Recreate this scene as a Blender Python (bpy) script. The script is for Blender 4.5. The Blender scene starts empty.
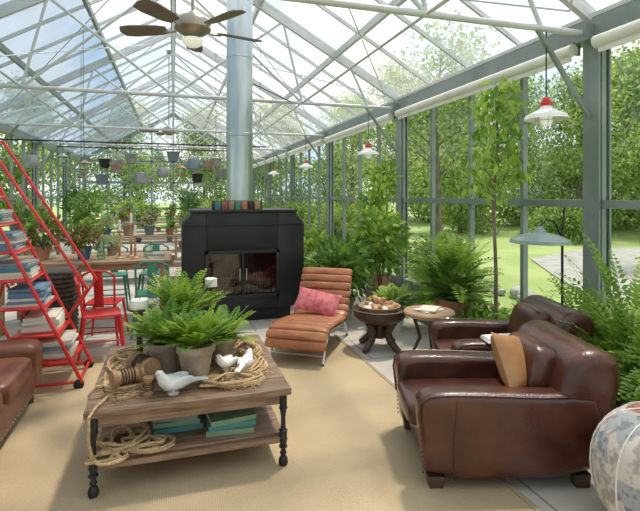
import bpy, bmesh, math, random
from mathutils import Vector, Matrix, Euler
R=random.Random(7)
V=Vector
rad=math.radians
scene=bpy.context.scene

# ---------------------------------------------------------------- materials
def mat(name,c1,c2=None,rough=.6,metal=0,scale=6,stretch=(1,1,1),bump=0,bscale=None,detail=4,coat=0,emit=0,lo=.35,hi=.65,spec=.5):
    m=bpy.data.materials.new(name); m.use_nodes=True
    nt=m.node_tree; b=nt.nodes['Principled BSDF']
    b.inputs['Roughness'].default_value=rough; b.inputs['Metallic'].default_value=metal
    b.inputs['Coat Weight'].default_value=coat
    b.inputs['Specular IOR Level'].default_value=spec
    c1=tuple(c1)+(1,)
    c2=tuple(c2)+(1,) if c2 else tuple(x*.8 for x in c1[:3])+(1,)
    tc=nt.nodes.new('ShaderNodeTexCoord'); mp=nt.nodes.new('ShaderNodeMapping')
    mp.inputs['Scale'].default_value=stretch
    nt.links.new(tc.outputs['Object'],mp.inputs['Vector'])
    n=nt.nodes.new('ShaderNodeTexNoise'); n.inputs['Scale'].default_value=scale; n.inputs['Detail'].default_value=detail
    nt.links.new(mp.outputs['Vector'],n.inputs['Vector'])
    r=nt.nodes.new('ShaderNodeValToRGB'); r.color_ramp.elements[0].position=lo; r.color_ramp.elements[1].position=hi
    r.color_ramp.elements[0].color=c1; r.color_ramp.elements[1].color=c2
    nt.links.new(n.outputs['Fac'],r.inputs['Fac']); nt.links.new(r.outputs['Color'],b.inputs['Base Color'])
    if emit:
        nt.links.new(r.outputs['Color'],b.inputs['Emission Color']); b.inputs['Emission Strength'].default_value=emit
    if bump:
        n2=nt.nodes.new('ShaderNodeTexNoise'); n2.inputs['Scale'].default_value=bscale or scale*4; n2.inputs['Detail'].default_value=3
        nt.links.new(mp.outputs['Vector'],n2.inputs['Vector'])
        bp=nt.nodes.new('ShaderNodeBump'); bp.inputs['Strength'].default_value=bump; bp.inputs['Distance'].default_value=.01
        nt.links.new(n2.outputs['Fac'],bp.inputs['Height']); nt.links.new(bp.outputs['Normal'],b.inputs['Normal'])
    return m
def leafmat(name,c1,c2,trans=.4,scale=3):
    m=bpy.data.materials.new(name); m.use_nodes=True; nt=m.node_tree
    b=nt.nodes['Principled BSDF']; b.inputs['Roughness'].default_value=.5; b.inputs['Specular IOR Level'].default_value=.3
    o=nt.nodes['Material Output']
    tc=nt.nodes.new('ShaderNodeTexCoord'); n=nt.nodes.new('ShaderNodeTexNoise'); n.inputs['Scale'].default_value=scale; n.inputs['Detail'].default_value=5
    nt.links.new(tc.outputs['Object'],n.inputs['Vector'])
    r=nt.nodes.new('ShaderNodeValToRGB'); r.color_ramp.elements[0].position=.35; r.color_ramp.elements[1].position=.65
    r.color_ramp.elements[0].color=tuple(c1)+(1,); r.color_ramp.elements[1].color=tuple(c2)+(1,)
    nt.links.new(n.outputs['Fac'],r.inputs['Fac']); nt.links.new(r.outputs['Color'],b.inputs['Base Color'])
    t=nt.nodes.new('ShaderNodeBsdfTranslucent'); nt.links.new(r.outputs['Color'],t.inputs['Color'])
    mx=nt.nodes.new('ShaderNodeMixShader'); mx.inputs[0].default_value=trans
    nt.links.new(b.outputs[0],mx.inputs[1]); nt.links.new(t.outputs[0],mx.inputs[2]); nt.links.new(mx.outputs[0],o.inputs['Surface'])
    return m
def glassmat(name,tint,gloss=.06,milk=0,milkcol=(1,1,1)):
    m=bpy.data.materials.new(name); m.use_nodes=True; nt=m.node_tree
    nt.nodes.remove(nt.nodes['Principled BSDF']); o=nt.nodes['Material Output']
    t=nt.nodes.new('ShaderNodeBsdfTransparent'); t.inputs['Color'].default_value=tuple(tint)+(1,)
    g=nt.nodes.new('ShaderNodeBsdfGlossy'); g.inputs['Roughness'].default_value=.05
    mx=nt.nodes.new('ShaderNodeMixShader'); mx.inputs[0].default_value=gloss
    nt.links.new(t.outputs[0],mx.inputs[1]); nt.links.new(g.outputs[0],mx.inputs[2])
    last=mx
    if milk:
        tr=nt.nodes.new('ShaderNodeBsdfTranslucent'); tr.inputs['Color'].default_value=tuple(milkcol)+(1,)
        n=nt.nodes.new('ShaderNodeTexNoise'); n.inputs['Scale'].default_value=1.3
        mr=nt.nodes.new('ShaderNodeMapRange'); mr.inputs[1].default_value=.3; mr.inputs[2].default_value=.7
        mr.inputs[3].default_value=milk*.6; mr.inputs[4].default_value=min(1,milk*1.4)
        tc=nt.nodes.new('ShaderNodeTexCoord'); nt.links.new(tc.outputs['Object'],n.inputs['Vector'])
        nt.links.new(n.outputs['Fac'],mr.inputs[0])
        m2=nt.nodes.new('ShaderNodeMixShader'); nt.links.new(mr.outputs[0],m2.inputs[0])
        nt.links.new(mx.outputs[0],m2.inputs[1]); nt.links.new(tr.outputs[0],m2.inputs[2]); last=m2
    nt.links.new(last.outputs[0],o.inputs['Surface'])
    return m

M_steel=mat('painted_steel_grey_green',(.20,.25,.23),(.28,.32,.30),.45,.2,3)
M_white=mat('painted_steel_white',(.52,.55,.56),(.64,.66,.66),.4,.1,3)
M_cream=mat('blind_cream',(.78,.78,.72),(.85,.85,.8),.7)
M_glass=glassmat('window_glass',(.99,1,.98),.04)
M_rglass=glassmat('roof_glass',(.98,.98,1),.03,.20)
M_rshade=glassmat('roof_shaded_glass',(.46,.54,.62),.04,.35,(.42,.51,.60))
M_leather=mat('leather_dark_brown',(.050,.014,.008),(.100,.031,.017),.28,0,5,bump=.25,bscale=90,coat=.2)
M_leather2=mat('leather_sofa',(.14,.048,.026),(.21,.078,.042),.38,0,5,bump=.25,bscale=90)
M_cognac=mat('leather_cognac',(.33,.115,.045),(.46,.185,.08),.36,0,6,bump=.2,bscale=70)
M_tan=mat('pillow_leather_tan',(.32,.15,.055),(.45,.235,.10),.5,0,7,bump=.2)
M_pink=mat('pillow_pink',(.52,.08,.12),(.66,.24,.23),.8,0,14,bump=.3)
M_dark=mat('dark_wood',(.05,.025,.015),(.09,.045,.03),.45,0,6,(1,1,8))
M_iron=mat('black_iron',(.02,.02,.021),(.04,.04,.04),.5,.4,8)
M_stove=mat('stove_black_steel',(.018,.020,.022),(.034,.036,.039),.45,.4,3,bump=.1)
M_chrome=mat('galvanised_pipe',(.42,.50,.53),(.60,.66,.68),.28,.85,4,(1,1,.3))
M_alu=mat('aluminium',(.5,.5,.5),(.65,.65,.65),.35,.8)
M_zinc=mat('zinc_grey',(.26,.27,.27),(.40,.41,.40),.5,.4,7)
M_wood=mat('table_wood_grey_brown',(.14,.08,.045),(.31,.20,.125),.5,0,5,(1.2,14,14),bump=.35,bscale=9,detail=6)
M_woodb=mat('bench_wood',(.28,.17,.09),(.42,.28,.17),.6,0,5,(1.2,12,12))
M_log2=mat('turned_wood',(.26,.14,.065),(.46,.29,.15),.6,0,10,(8,1,1),bump=.3)
M_rope=mat('rope_jute',(.46,.30,.15),(.64,.47,.27),.9,0,60,bump=.6,bscale=160)
M_terra=mat('terracotta_aged',(.27,.20,.14),(.44,.35,.27),.85,0,9,bump=.3)
M_terrar=mat('terracotta_red',(.42,.19,.11),(.52,.27,.17),.8,0,9,bump=.2)
M_soil=mat('soil',(.05,.03,.02),(.11,.07,.045),.95,0,25,bump=.9)
M_red=mat('red_paint',(.58,.02,.02),(.68,.035,.03),.35,0,4,coat=.2)
M_mred=mat('aged_red_paint',(.28,.09,.07),(.36,.15,.11),.5,0,9)
M_teal=mat('green_paint',(.04,.20,.14),(.07,.28,.20),.45,0,4)
M_blue=mat('blue_glaze',(.03,.08,.2),(.06,.14,.30),.2,0,6,coat=.5)
M_slate=mat('slate_blue_enamel',(.15,.19,.23),(.22,.27,.31),.35,0,6)
M_wax=mat('candle_wax',(.85,.82,.74),(.92,.9,.84),.5)
M_bird=mat('white_ceramic',(.80,.80,.78),(.9,.9,.88),.35,0,12)
M_birdg=mat('grey_ceramic',(.60,.61,.61),(.72,.73,.73),.4,0,12)
M_paper=mat('paper',(.72,.70,.64),(.82,.80,.75),.8,0,40,(1,1,30))
M_bk=[mat('book_cover_teal',(.05,.20,.20),(.07,.25,.25),.5),mat('book_cover_green',(.16,.27,.16),(.2,.32,.2),.5),
      mat('book_cover_blue',(.10,.20,.34),(.14,.25,.40),.5),mat('book_cover_cream',(.62,.58,.48),(.7,.66,.56),.6),
      mat('book_cover_rust',(.40,.15,.08),(.48,.2,.11),.5),mat('book_cover_grey',(.2,.22,.24),(.27,.29,.3),.5)]
M_bulb=mat('frosted_glass_light',(.9,.88,.8),(.95,.93,.88),.3,emit=.35)
M_wick=mat('wicker_dark',(.03,.022,.018),(.09,.065,.05),.7,0,60,bump=.8,bscale=80)
M_cone=mat('pine_cone',(.30,.13,.05),(.62,.38,.18),.7,0,14)
M_shade=mat('shade_green_enamel',(.20,.29,.25),(.28,.36,.31),.35)
M_glassobj=glassmat('green_glass',(.65,.85,.72),.18)
M_fireglass=glassmat('firebox_glass',(.6,.62,.62),.08)
M_log=mat('birch_log',(.20,.15,.11),(.42,.36,.30),.8,0,12,(1,1,4))
M_bark=mat('bark',(.12,.09,.07),(.26,.22,.18),.9,0,8,(1,1,.4),bump=.7)
M_fanb=mat('fan_blade_wood',(.13,.10,.08),(.20,.16,.13),.5,0,4,(1,8,1))
M_fanm=mat('fan_motor_metal',(.30,.27,.22),(.40,.36,.30),.35,.6)
M_stone=mat('garden_stone',(.34,.34,.33),(.50,.49,.47),.9,0,4,bump=.5)

L_fern=leafmat('leaf_fern_bright',(.24,.40,.04),(.45,.60,.11),.4,4)
L_fernd=leafmat('leaf_fern_mid',(.10,.23,.03),(.26,.42,.08),.35,4)
L_dark=leafmat('leaf_dark',(.04,.12,.03),(.13,.25,.06),.25,4)
L_red=leafmat('leaf_red',(.20,.06,.04),(.26,.19,.07),.35,5)
L_tree=leafmat('leaf_tree_sunlit',(.28,.42,.09),(.56,.66,.24),.5,.8)
L_tree2=leafmat('leaf_tree_deep',(.09,.19,.04),(.28,.41,.11),.45,.7)
L_pale=leafmat('leaf_pale',(.36,.48,.22),(.55,.64,.34),.4,5)

# ---------------------------------------------------------------- mesh builder
class MB:
    def __init__(s,name):
        s.name=name; s.v=[]; s.f=[]; s.mi=[]; s.mats=[]; s.sm=[]
    def mid(s,m):
        if m not in s.mats: s.mats.append(m)
        return s.mats.index(m)
    def add(s,vs,fs,m,smooth=True):
        o=len(s.v); s.v.extend([tuple(v) for v in vs]); k=s.mid(m)
        for f in fs: s.f.append(tuple(i+o for i in f)); s.mi.append(k); s.sm.append(smooth)
    def bm(s,b,m,M=None):
        if M is not None: b.transform(M)
        b.verts.ensure_lookup_table()
        for i,v in enumerate(b.verts): v.index=i
        s.add([v.co.copy() for v in b.verts],[[v.index for v in f.verts] for f in b.faces],m); b.free()
    def box(s,c,size,m,rot=(0,0,0),bev=0,seg=2):
        b=bmesh.new(); bmesh.ops.create_cube(b,size=1)
        bmesh.ops.scale(b,vec=size,verts=b.verts)
        if bev: bmesh.ops.bevel(b,geom=b.edges[:],offset=bev,segments=seg,affect='EDGES',profile=.5)
        s.bm(b,m,Matrix.Translation(c)@Euler(rot).to_matrix().to_4x4())
    def beam(s,p0,p1,w,h,m):
        p0=V(p0);p1=V(p1); d=(p1-p0); L=d.length; d.normalize()
        up=V((0,0,1)) if abs(d.z)<.95 else V((0,1,0))
        x=d.cross(up).normalized(); z=x.cross(d)
        vs=[]
        for p in (p0,p1):
            for a,b in ((-1,-1),(1,-1),(1,1),(-1,1)): vs.append(p+x*a*w/2+z*b*h/2)
        s.add(vs,[(0,3,2,1),(4,5,6,7),(0,1,5,4),(1,2,6,5),(2,3,7,6),(3,0,4,7)],m,False)
    def tube(s,pts,r,m,seg=8,closed=False,caps=True,flat=1):
        pts=[V(p) for p in pts]; n=len(pts)
        rs=r if isinstance(r,(list,tuple)) else [r]*n
        vs=[]; prev=None
        for i,p in enumerate(pts):
            if closed: t=pts[(i+1)%n]-pts[i-1]
            else: t=pts[min(i+1,n-1)]-pts[max(i-1,0)]
            if t.length<1e-9: t=V((0,0,1))
            t.normalize()
            if prev is None:
                up=V((0,0,1)) if abs(t.z)<.9 else V((0,1,0))
                x=t.cross(up).normalized()
            else:
                x=prev-t*prev.dot(t)
                x=x.normalized() if x.length>1e-6 else t.orthogonal().normalized()
            prev=x; y=t.cross(x)
            for k in range(seg):
                a=2*math.pi*k/seg; vs.append(p+x*math.cos(a)*rs[i]+y*math.sin(a)*rs[i]*flat)
        fs=[]
        for i in range(n if closed else n-1):
            j=(i+1)%n
            for k in range(seg):
                l=(k+1)%seg; fs.append((i*seg+k,i*seg+l,j*seg+l,j*seg+k))
        if caps and not closed:
            fs.append(tuple(range(seg))[::-1]); fs.append(tuple((n-1)*seg+k for k in range(seg)))
        s.add(vs,fs,m)
    def cyl(s,p0,p1,r,m,r1=None,seg=14): s.tube([p0,p1],[r,r if r1 is None else r1],m,seg)
    def lathe(s,prof,c,m,seg=22,Mx=None,caps=True):
        vs=[];n=len(prof)
        for (r,z) in prof:
            for k in range(seg):
                a=2*math.pi*k/seg; p=V((r*math.cos(a),r*math.sin(a),z))
                if Mx is not None: p=Mx@p
                vs.append(p+V(c))
        fs=[]
        for i in range(n-1):
            for k in range(seg):
                l=(k+1)%seg; fs.append((i*seg+k,i*seg+l,(i+1)*seg+l,(i+1)*seg+k))
        if caps:
            fs.append(tuple(range(seg))[::-1]); fs.append(tuple((n-1)*seg+k for k in range(seg)))
        s.add(vs,fs,m)
    def sup(s,c,rr,m,e1=1,e2=1,rot=(0,0,0),nu=24,nv=14):
        f=lambda t,e: math.copysign(abs(t)**e,t)
        Mx=Euler(rot).to_matrix(); vs=[]
        for i in range(nv+1):
            ph=-math.pi/2+math.pi*i/nv
            for k in range(nu):
                a=2*math.pi*k/nu
                p=V((rr[0]*f(math.cos(ph),e1)*f(math.cos(a),e2),rr[1]*f(math.cos(ph),e1)*f(math.sin(a),e2),rr[2]*f(math.sin(ph),e1)))
                vs.append(Mx@p+V(c))
        fs=[]
        for i in range(nv):
            for k in range(nu):
                l=(k+1)%nu; fs.append((i*nu+k,i*nu+l,(i+1)*nu+l,(i+1)*nu+k))
        s.add(vs,fs,m)
    def prism(s,poly,y0,y1,m,bev=0,smooth=0,seg=4):
        P=[V((a,b)) for a,b in poly]
        for _ in range(smooth):
            Q=[]
            for i in range(len(P)):
                a=P[i];b=P[(i+1)%len(P)]; Q+= [a*.75+b*.25,a*.25+b*.75]
            P=Q
        b=bmesh.new(); vs=[b.verts.new((p.x,y0,p.y)) for p in P]; fc=b.faces.new(vs)
        r=bmesh.ops.extrude_face_region(b,geom=[fc]); nv=[g for g in r['geom'] if isinstance(g,bmesh.types.BMVert)]
        bmesh.ops.translate(b,vec=(0,y1-y0,0),verts=nv)
        bmesh.ops.recalc_face_normals(b,faces=b.faces)
        if bev:
            ed=[e for e in b.edges if abs(e.verts[0].co.y-e.verts[1].co.y)<1e-5]
            bmesh.ops.bevel(b,geom=ed,offset=bev,segments=seg,affect='EDGES',profile=.5)
        s.bm(b,m)
    def leaf(s,p,d,up,l,w,m,fold=.0):
        d=d.normalized(); x=d.cross(up)
        x=x.normalized() if x.length>1e-5 else d.orthogonal().normalized()
        n=x.cross(d)
        o=len(s.v)
        a=p; b=p+d*l*.45+x*w/2+n*fold*w; c=p+d*l; e=p+d*l*.45-x*w/2+n*fold*w
        s.v.extend([tuple(a),tuple(b),tuple(c),tuple(e)]); s.f.append((o,o+1,o+2,o+3)); s.mi.append(s.mid(m)); s.sm.append(False)
    def build(s,loc=(0,0,0),rz=0,parent=None,scale=1):
        me=bpy.data.meshes.new(s.name); me.from_pydata(s.v,[],s.f)
        for m in s.mats: me.materials.append(m)
        me.polygons.foreach_set('material_index',s.mi); me.polygons.foreach_set('use_smooth',s.sm)
        me.update()
        try: me.set_sharp_from_angle(angle=rad(42))
        except Exception: pass
        return place(me,s.name,loc,rz,scale,parent)
def place(me,name,loc=(0,0,0),rz=0,scale=1,parent=None):
    o=bpy.data.objects.new(name,me); scene.collection.objects.link(o)
    o.location=loc; o.rotation_euler=(0,0,rz); o.scale=(scale,)*3 if not isinstance(scale,tuple) else scale
    if parent: o.parent=parent
    return o

def rv(r=R): 
    while True:
        v=V((r.uniform(-1,1),r.uniform(-1,1),r.uniform(-1,1)))
        if .01<v.length<1: return v
def fern(mb,base,n,L,m,ll=.06,lw=.02,el=(25,85),droop=60,segs=12,stem=None,r=R,m2=None):
    base=V(base)
    for i in range(n):
        mm=m2 if (m2 and r.random()<.4) else m
        az=r.uniform(0,2*math.pi); e=rad(r.uniform(*el)); l=L*r.uniform(.7,1.1)
        p=base+V((math.cos(az),math.sin(az),0))*r.uniform(0,.03); st=l/segs; pts=[p.copy()]
        dr=rad(droop*r.uniform(.6,1.4))/segs
        side=V((-math.sin(az),math.cos(az),0)); tw=r.uniform(-.3,.3)
        for k in range(segs):
            d=V((math.cos(e)*math.cos(az),math.cos(e)*math.sin(az),math.sin(e)))
            p=p+d*st; e-=dr; pts.append(p.copy())
            if k<1: continue
            f=math.sin(math.pi*min(1,(k+1.2)/(segs+.6)))**.7*.9+.12
            up=side.cross(d)
            for sg in (-1,1):
                dd=(side*sg+d*.55+up*(tw*sg+r.uniform(-.15,.15))).normalized()
                mb.leaf(p,dd,up,ll*f,lw,mm)
        mb.tube([pts[0],pts[segs//2],pts[-1]],[.003,.0022,.001],stem or mm,3,caps=False)
def bush(mb,c,rr,n,ll,lw,m,r=R,shell=.5,m2=None):
    c=V(c)
    for i in range(n):
        u=rv(r); u.normalize(); k=r.uniform(shell,1)
        p=c+V((u.x*rr[0],u.y*rr[1],u.z*rr[2]))*k
        d=(u+rv(r)*.8+V((0,0,-.15))).normalized()
        mb.leaf(p,d,rv(r),ll*r.uniform(.7,1.2),lw*r.uniform(.8,1.2),m2 if (m2 and r.random()<.4) else m)
def pot(mb,c,r,h,m,soil=True,taper=.7):
    x,y,z=c
    mb.lathe([(r*taper,0),(r*.97,h*.8),(r*1.08,h*.8),(r*1.1,h),(r*.97,h),(r*.93,h*.88)],(x,y,z),m)
    mb.lathe([(r*.93,h*.87),(r*.93,h*.9)],(x,y,z),M_soil)

# ---------------------------------------------------------------- building
HW=3.6; ZE=3.1; ZR=5.15; Y0=-4.24; SP=3.8; NB=7; Y1=Y0+SP*NB
def zr(x): return ZR-(ZR-ZE)*abs(x)/HW
ys=[Y0+SP*i for i in range(NB+1)]

mf=mat('floor_concrete',(.44,.40,.35),(.59,.55,.48),.7,0,2.2,bump=.15,bscale=30)
nt=mf.node_tree; b=nt.nodes['Principled BSDF']
br=nt.nodes.new('ShaderNodeTexBrick'); br.inputs['Scale'].default_value=1; br.inputs['Brick Width'].default_value=.9; br.inputs['Row Height'].default_value=.6
br.inputs['Mortar Size'].default_value=.008; br.inputs['Mortar'].default_value=(.26,.24,.2,1)
tc=nt.nodes.new('ShaderNodeTexCoord'); nt.links.new(tc.outputs['Object'],br.inputs['Vector'])
rm=[n for n in nt.nodes if n.type=='VALTORGB'][0]
nt.links.new(rm.outputs['Color'],br.inputs['Color1']); nt.links.new(rm.outputs['Color'],br.inputs['Color2']); nt.links.new(br.outputs['Color'],b.inputs['Base Color'])
o=MB('floor'); o.box((0,(Y0+Y1)/2,-.05),(2*HW,Y1-Y0,.1),mf); o.build()

mc=mat('sisal_carpet',(.47,.36,.215),(.54,.42,.26),.95,0,1.5,bump=0)
nt=mc.node_tree; b=nt.nodes['Principled BSDF']; rm=[n for n in nt.nodes if n.type=='VALTORGB'][0]
tc=nt.nodes.new('ShaderNodeTexCoord')
wv=nt.nodes.new('ShaderNodeTexWave'); wv.inputs['Scale'].default_value=28; wv.bands_direction='Y'; wv.inputs['Distortion'].default_value=2.5; wv.inputs['Detail Scale'].default_value=8
wv2=nt.nodes.new('ShaderNodeTexWave'); wv2.inputs['Scale'].default_value=28; wv2.bands_direction='X'; wv2.inputs['Distortion'].default_value=2.5; wv2.inputs['Detail Scale'].default_value=8
ns=nt.nodes.new('ShaderNodeTexNoise'); ns.inputs['Scale'].default_value=120
for q in (wv,wv2,ns): nt.links.new(tc.outputs['Object'],q.inputs['Vector'])
ad=nt.nodes.new('ShaderNodeMath'); nt.links.new(wv.outputs['Fac'],ad.inputs[0]); nt.links.new(wv2.outputs['Fac'],ad.inputs[1])
ad2=nt.nodes.new('ShaderNodeMath'); nt.links.new(ad.outputs[0],ad2.inputs[0]); nt.links.new(ns.outputs['Fac'],ad2.inputs[1])
bp=nt.nodes.new('ShaderNodeBump'); bp.inputs['Strength'].default_value=.4; bp.inputs['Distance'].default_value=.005
nt.links.new(ad2.outputs[0],bp.inputs['Height']); nt.links.new(bp.outputs['Normal'],b.inputs['Normal'])
mr=nt.nodes.new('ShaderNodeMapRange'); mr.inputs[1].default_value=.3; mr.inputs[2].default_value=2.2; mr.inputs[3].default_value=.82; mr.inputs[4].default_value=1.10
nt.links.new(ad2.outputs[0],mr.inputs[0])
mx=nt.nodes.new('ShaderNodeMix'); mx.data_type='RGBA'; mx.blend_type='MULTIPLY'; mx.inputs[0].default_value=1
nt.links.new(rm.outputs['Color'],mx.inputs[6]); nt.links.new(mr.outputs[0],mx.inputs[7]); nt.links.new(mx.outputs[2],b.inputs['Base Color'])
o=MB('area_rug'); o.box((-.25,1.9,.006),(3.9,6.2,.012),mc,bev=.004)
mbd=mat('rug_binding',(.34,.27,.17),(.38,.30,.19),.9)
for a in ((-2.2,-1.2),(1.7,-1.2)): o.beam((a[0],-1.2,.012),(a[0],5.0,.012),.03,.008,mbd)
o.build()

def sidewall(name,sx):
    o=MB(name); x=sx*HW
    for i,y in enumerate(ys):
        o.box((x,y,ZE/2),(.05,.15,ZE),M_steel); o.box((x-.06*sx,y,ZE/2),(.02,.17,ZE),M_steel); o.box((x+.06*sx,y,ZE/2),(.02,.17,ZE),M_steel)
        if i<NB:
            for k in range(1,4):
                yy=y+SP/4*k; o.box((x+.02*sx,yy,1.5),(.06,.05,2.9),M_steel)
    o.box((x,(Y0+Y1)/2,.10),(.10,Y1-Y0,.20),M_steel)
    o.box((x,(Y0+Y1)/2,1.47),(.08,Y1-Y0,.07),M_steel)
    o.box((x,(Y0+Y1)/2,3.02),(.18,Y1-Y0,.16),M_steel)
    o.box((x+.05*sx,(Y0+Y1)/2,3.13),(.26,Y1-Y0,.04),M_white)
    o.build()
sidewall('wall_right',1); sidewall('wall_left',-1)
wn=1
for sx in (1,-1):
    for i in range(NB):
        o=MB('window_%d'%wn); wn+=1
        o.box((sx*(HW+.035),(ys[i]+ys[i+1])/2,1.57),(.006,SP-.02,2.75),M_glass); o.build()
for i in range(NB):
    o=MB('roller_blind'); y=(ys[i]+ys[i+1])/2
    o.tube([(HW-.14,ys[i]+.12,2.86),(HW-.14,ys[i+1]-.12,2.86)],.055,M_cream,12)
    o.box((HW-.14,y,2.79),(.02,SP-.3,.05),M_cream)
    o.box((HW-.09,ys[i]+.14,2.88),(.08,.02,.12),M_steel); o.box((HW-.09,ys[i+1]-.14,2.88),(.08,.02,.12),M_steel)
    o.build()
def endwall(name,y):
    o=MB(name)
    for x in (-2.7,-1.8,-.9,0,.9,1.8,2.7): o.box((x,y,zr(x)/2),(.06,.08,zr(x)),M_steel)
    for z in (.1,.95,2.1,3.02): o.box((0,y,z),(2*HW,.08,.09),M_steel)
    o.beam((-HW,y,ZE),(0,y,ZR),.08,.14,M_steel); o.beam((HW,y,ZE),(0,y,ZR),.08,.14,M_steel)
    o.build()
    g=MB('window_%d'%(15 if y>0 else 16)); g.add([(-HW,y+.05,.1),(HW,y+.05,.1),(HW,y+.05,ZE),(0,y+.05,ZR),(-HW,y+.05,ZE)],[(0,1,2,3,4)],M_glass,False); g.build()
endwall('wall_back',Y1); endwall('wall_front',Y0)

o=MB('ceiling')
def rq(xa,xb,ya,yb,m): 
    o.add([(xa,ya,zr(xa)+.09),(xb,ya,zr(xb)+.09),(xb,yb,zr(xb)+.09),(xa,yb,zr(xa)+.09)],[(0,1,2,3)],m,False)
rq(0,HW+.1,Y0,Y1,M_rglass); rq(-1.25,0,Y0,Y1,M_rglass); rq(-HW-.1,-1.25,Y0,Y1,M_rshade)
o.build()
o=MB('trim_1')
n=int((Y1-Y0)/.95)
for i in range(n+1):
    y=Y0+i*.95
    for sx in (-1,1): o.beam((sx*HW,y,ZE+.05),(0,y,ZR+.05),.028,.05,M_white)
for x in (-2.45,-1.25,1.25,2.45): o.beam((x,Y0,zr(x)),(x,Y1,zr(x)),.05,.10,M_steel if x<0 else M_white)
o.beam((0,Y0,ZR),(0,Y1,ZR),.10,.14,M_steel)
for x in (-1.9,1.9): o.tube([(x,Y0,2.97),(x,Y1,2.97)],.013,M_white,6)
o.build()
tr=MB('roof_truss'); q=.024
for sx in (-1,1):
    tr.beam((sx*HW,0,ZE-.02),(0,0,ZR-.06),.06,.09,M_white)
    A=lambda x,z:(sx*x,0,z)
    tr.tube([A(3.0,2.97),A(2.7,zr(2.7)-.05)],q*.8,M_white,8)
    tr.tube([A(2.7,zr(2.7)-.05),A(1.9,2.97)],q*.8,M_white,8)
    tr.tube([A(1.9,2.97),A(1.6,zr(1.6)-.05)],q*.8,M_white,8)
    tr.tube([A(1.9,2.97),A(.0,ZR-.5)],q*.8,M_white,8)
    tr.tube([A(1.6,zr(1.6)-.05),A(.0,2.97)],q*.8,M_white,8)
    tr.tube([A(3.5,2.25),A(2.95,2.97)],q,M_steel,8)
    tr.box(A(3.5,2.97),(.16,.12,.14),M_steel)
tr.tube([(-3.5,0,2.97),(3.5,0,2.97)],q*1.15,M_white,10)
tr.tube([(0,0,2.97),(0,0,ZR)],q*.8,M_white,8)
t0=tr.build((0,ys[0]+.0,0))
for y in ys[1:]: place(t0.data,'roof_truss',(0,y,0))
o=MB('trim_2')
for i in range(NB):
    for sx in (-1,1):
        for a,b2 in ((0,1),(1,0)):
            o.tube([(sx*3.3,ys[i+a],zr(3.3)-.12),(sx*.4,ys[i+b2],zr(.4)-.12)],.009,M_white,5)
o.build()

o=MB('planting_bed'); o.box((3.23,5.2,.04),(.56,9.5,.08),M_soil)
o.box((2.93,5.2,.05),(.06,9.5,.10),M_stone,bev=.01); o.build()

# ---------------------------------------------------------------- outside
mg=mat('lawn_grass',(.27,.38,.12),(.42,.50,.20),.9,0,.5,bump=.6,bscale=60,detail=8)
o=MB('lawn'); 
for (x0,x1,yy0,yy1) in ((HW+.1,90,-40,100),(-90,-HW-.1,-40,100),(-HW-.1,HW+.1,Y1+.1,100),(-HW-.1,HW+.1,-40,Y0-.1)):
    o.add([(x0,yy0,-.03),(x1,yy0,-.03),(x1,yy1,-.03),(x0,yy1,-.03)],[(0,1,2,3)],mg,False)
o.build()
o=MB('garden_path')
pp=[(5.6,-3),(6.0,2),(7.0,5),(8.4,7.5),(9.6,9.5),(13,11)]
vs=[];fs=[]
for i,(x,y) in enumerate(pp):
    vs+=[(x-1.2,y+.3,-.01),(x+1.2,y-.5,-.01)]
    if i: fs.append((2*i-2,2*i-1,2*i+1,2*i))
o.add(vs,fs,M_stone,False); o.build()
o=MB('garden_rocks')
for i in range(26):
    y=R.uniform(1,9); x=4.4+y*.1+R.uniform(-.3,.1)
    s=R.uniform(.08,.22); o.sup((x,y,s*.25),(s,s*.8,s*.5),M_stone,.8,.8,(0,0,R.uniform(0,3)),10,6)
o.build()

def treemb(name,seed,h,cb,cr,nl,ls,m,m2,nc=46):
    r=random.Random(seed); o=MB(name)
    pts=[];x=y=0
    for k in range(7):
        pts.append((x,y,h*.9*k/6)); x+=r.uniform(-.12,.12); y+=r.uniform(-.12,.12)
    tr0=.030*h**.7
    o.tube(pts,[tr0*(1-k/7.5) for k in range(7)],M_bark,8)
    cl=[]
    for k in range(nc):
        t=r.uniform(0,1); z=cb+(h-cb)*t
        rr=cr*math.sin(math.pi*(t*.8+.16))*r.uniform(.35,1); a=r.uniform(0,6.28)
        c=V((rr*math.cos(a),rr*math.sin(a),z)); cl.append(c)
        zb=max(cb*.8,z-rr*.6); 
        j=min(6,zb/(h*.9)*6); b0=V(pts[int(j)])
        b0=V((b0.x,b0.y,zb)) if zb<h*.9 else V(pts[-1])
        o.tube([b0,(b0+c)/2+V((0,0,.12)),c],[.03,.018,.006],M_bark,4,caps=False)
    for i in range(nl):
        c=r.choice(cl); g=V((r.gauss(0,.34),r.gauss(0,.34),r.gauss(0,.26)))*(cr/1.7)
        o.leaf(c+g,(rv(r)+V((0,0,-.5))),rv(r),ls*r.uniform(.7,1.3),ls*.6,m2 if r.random()<.35 else m)
    return o
T=[treemb('garden_tree',11,6.0,1.9,1.7,3600,.12,L_tree,L_tree2,30).build((9.4,4.6,-.03)),
   treemb('garden_tree',12,7.5,.5,2.8,13000,.20,L_tree,L_tree2).build((19,12.5,-.03)),
   treemb('garden_tree',13,5.6,2.2,1.5,3400,.12,L_tree2,L_tree,26).build((6.3,10.4,-.03))]
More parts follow.
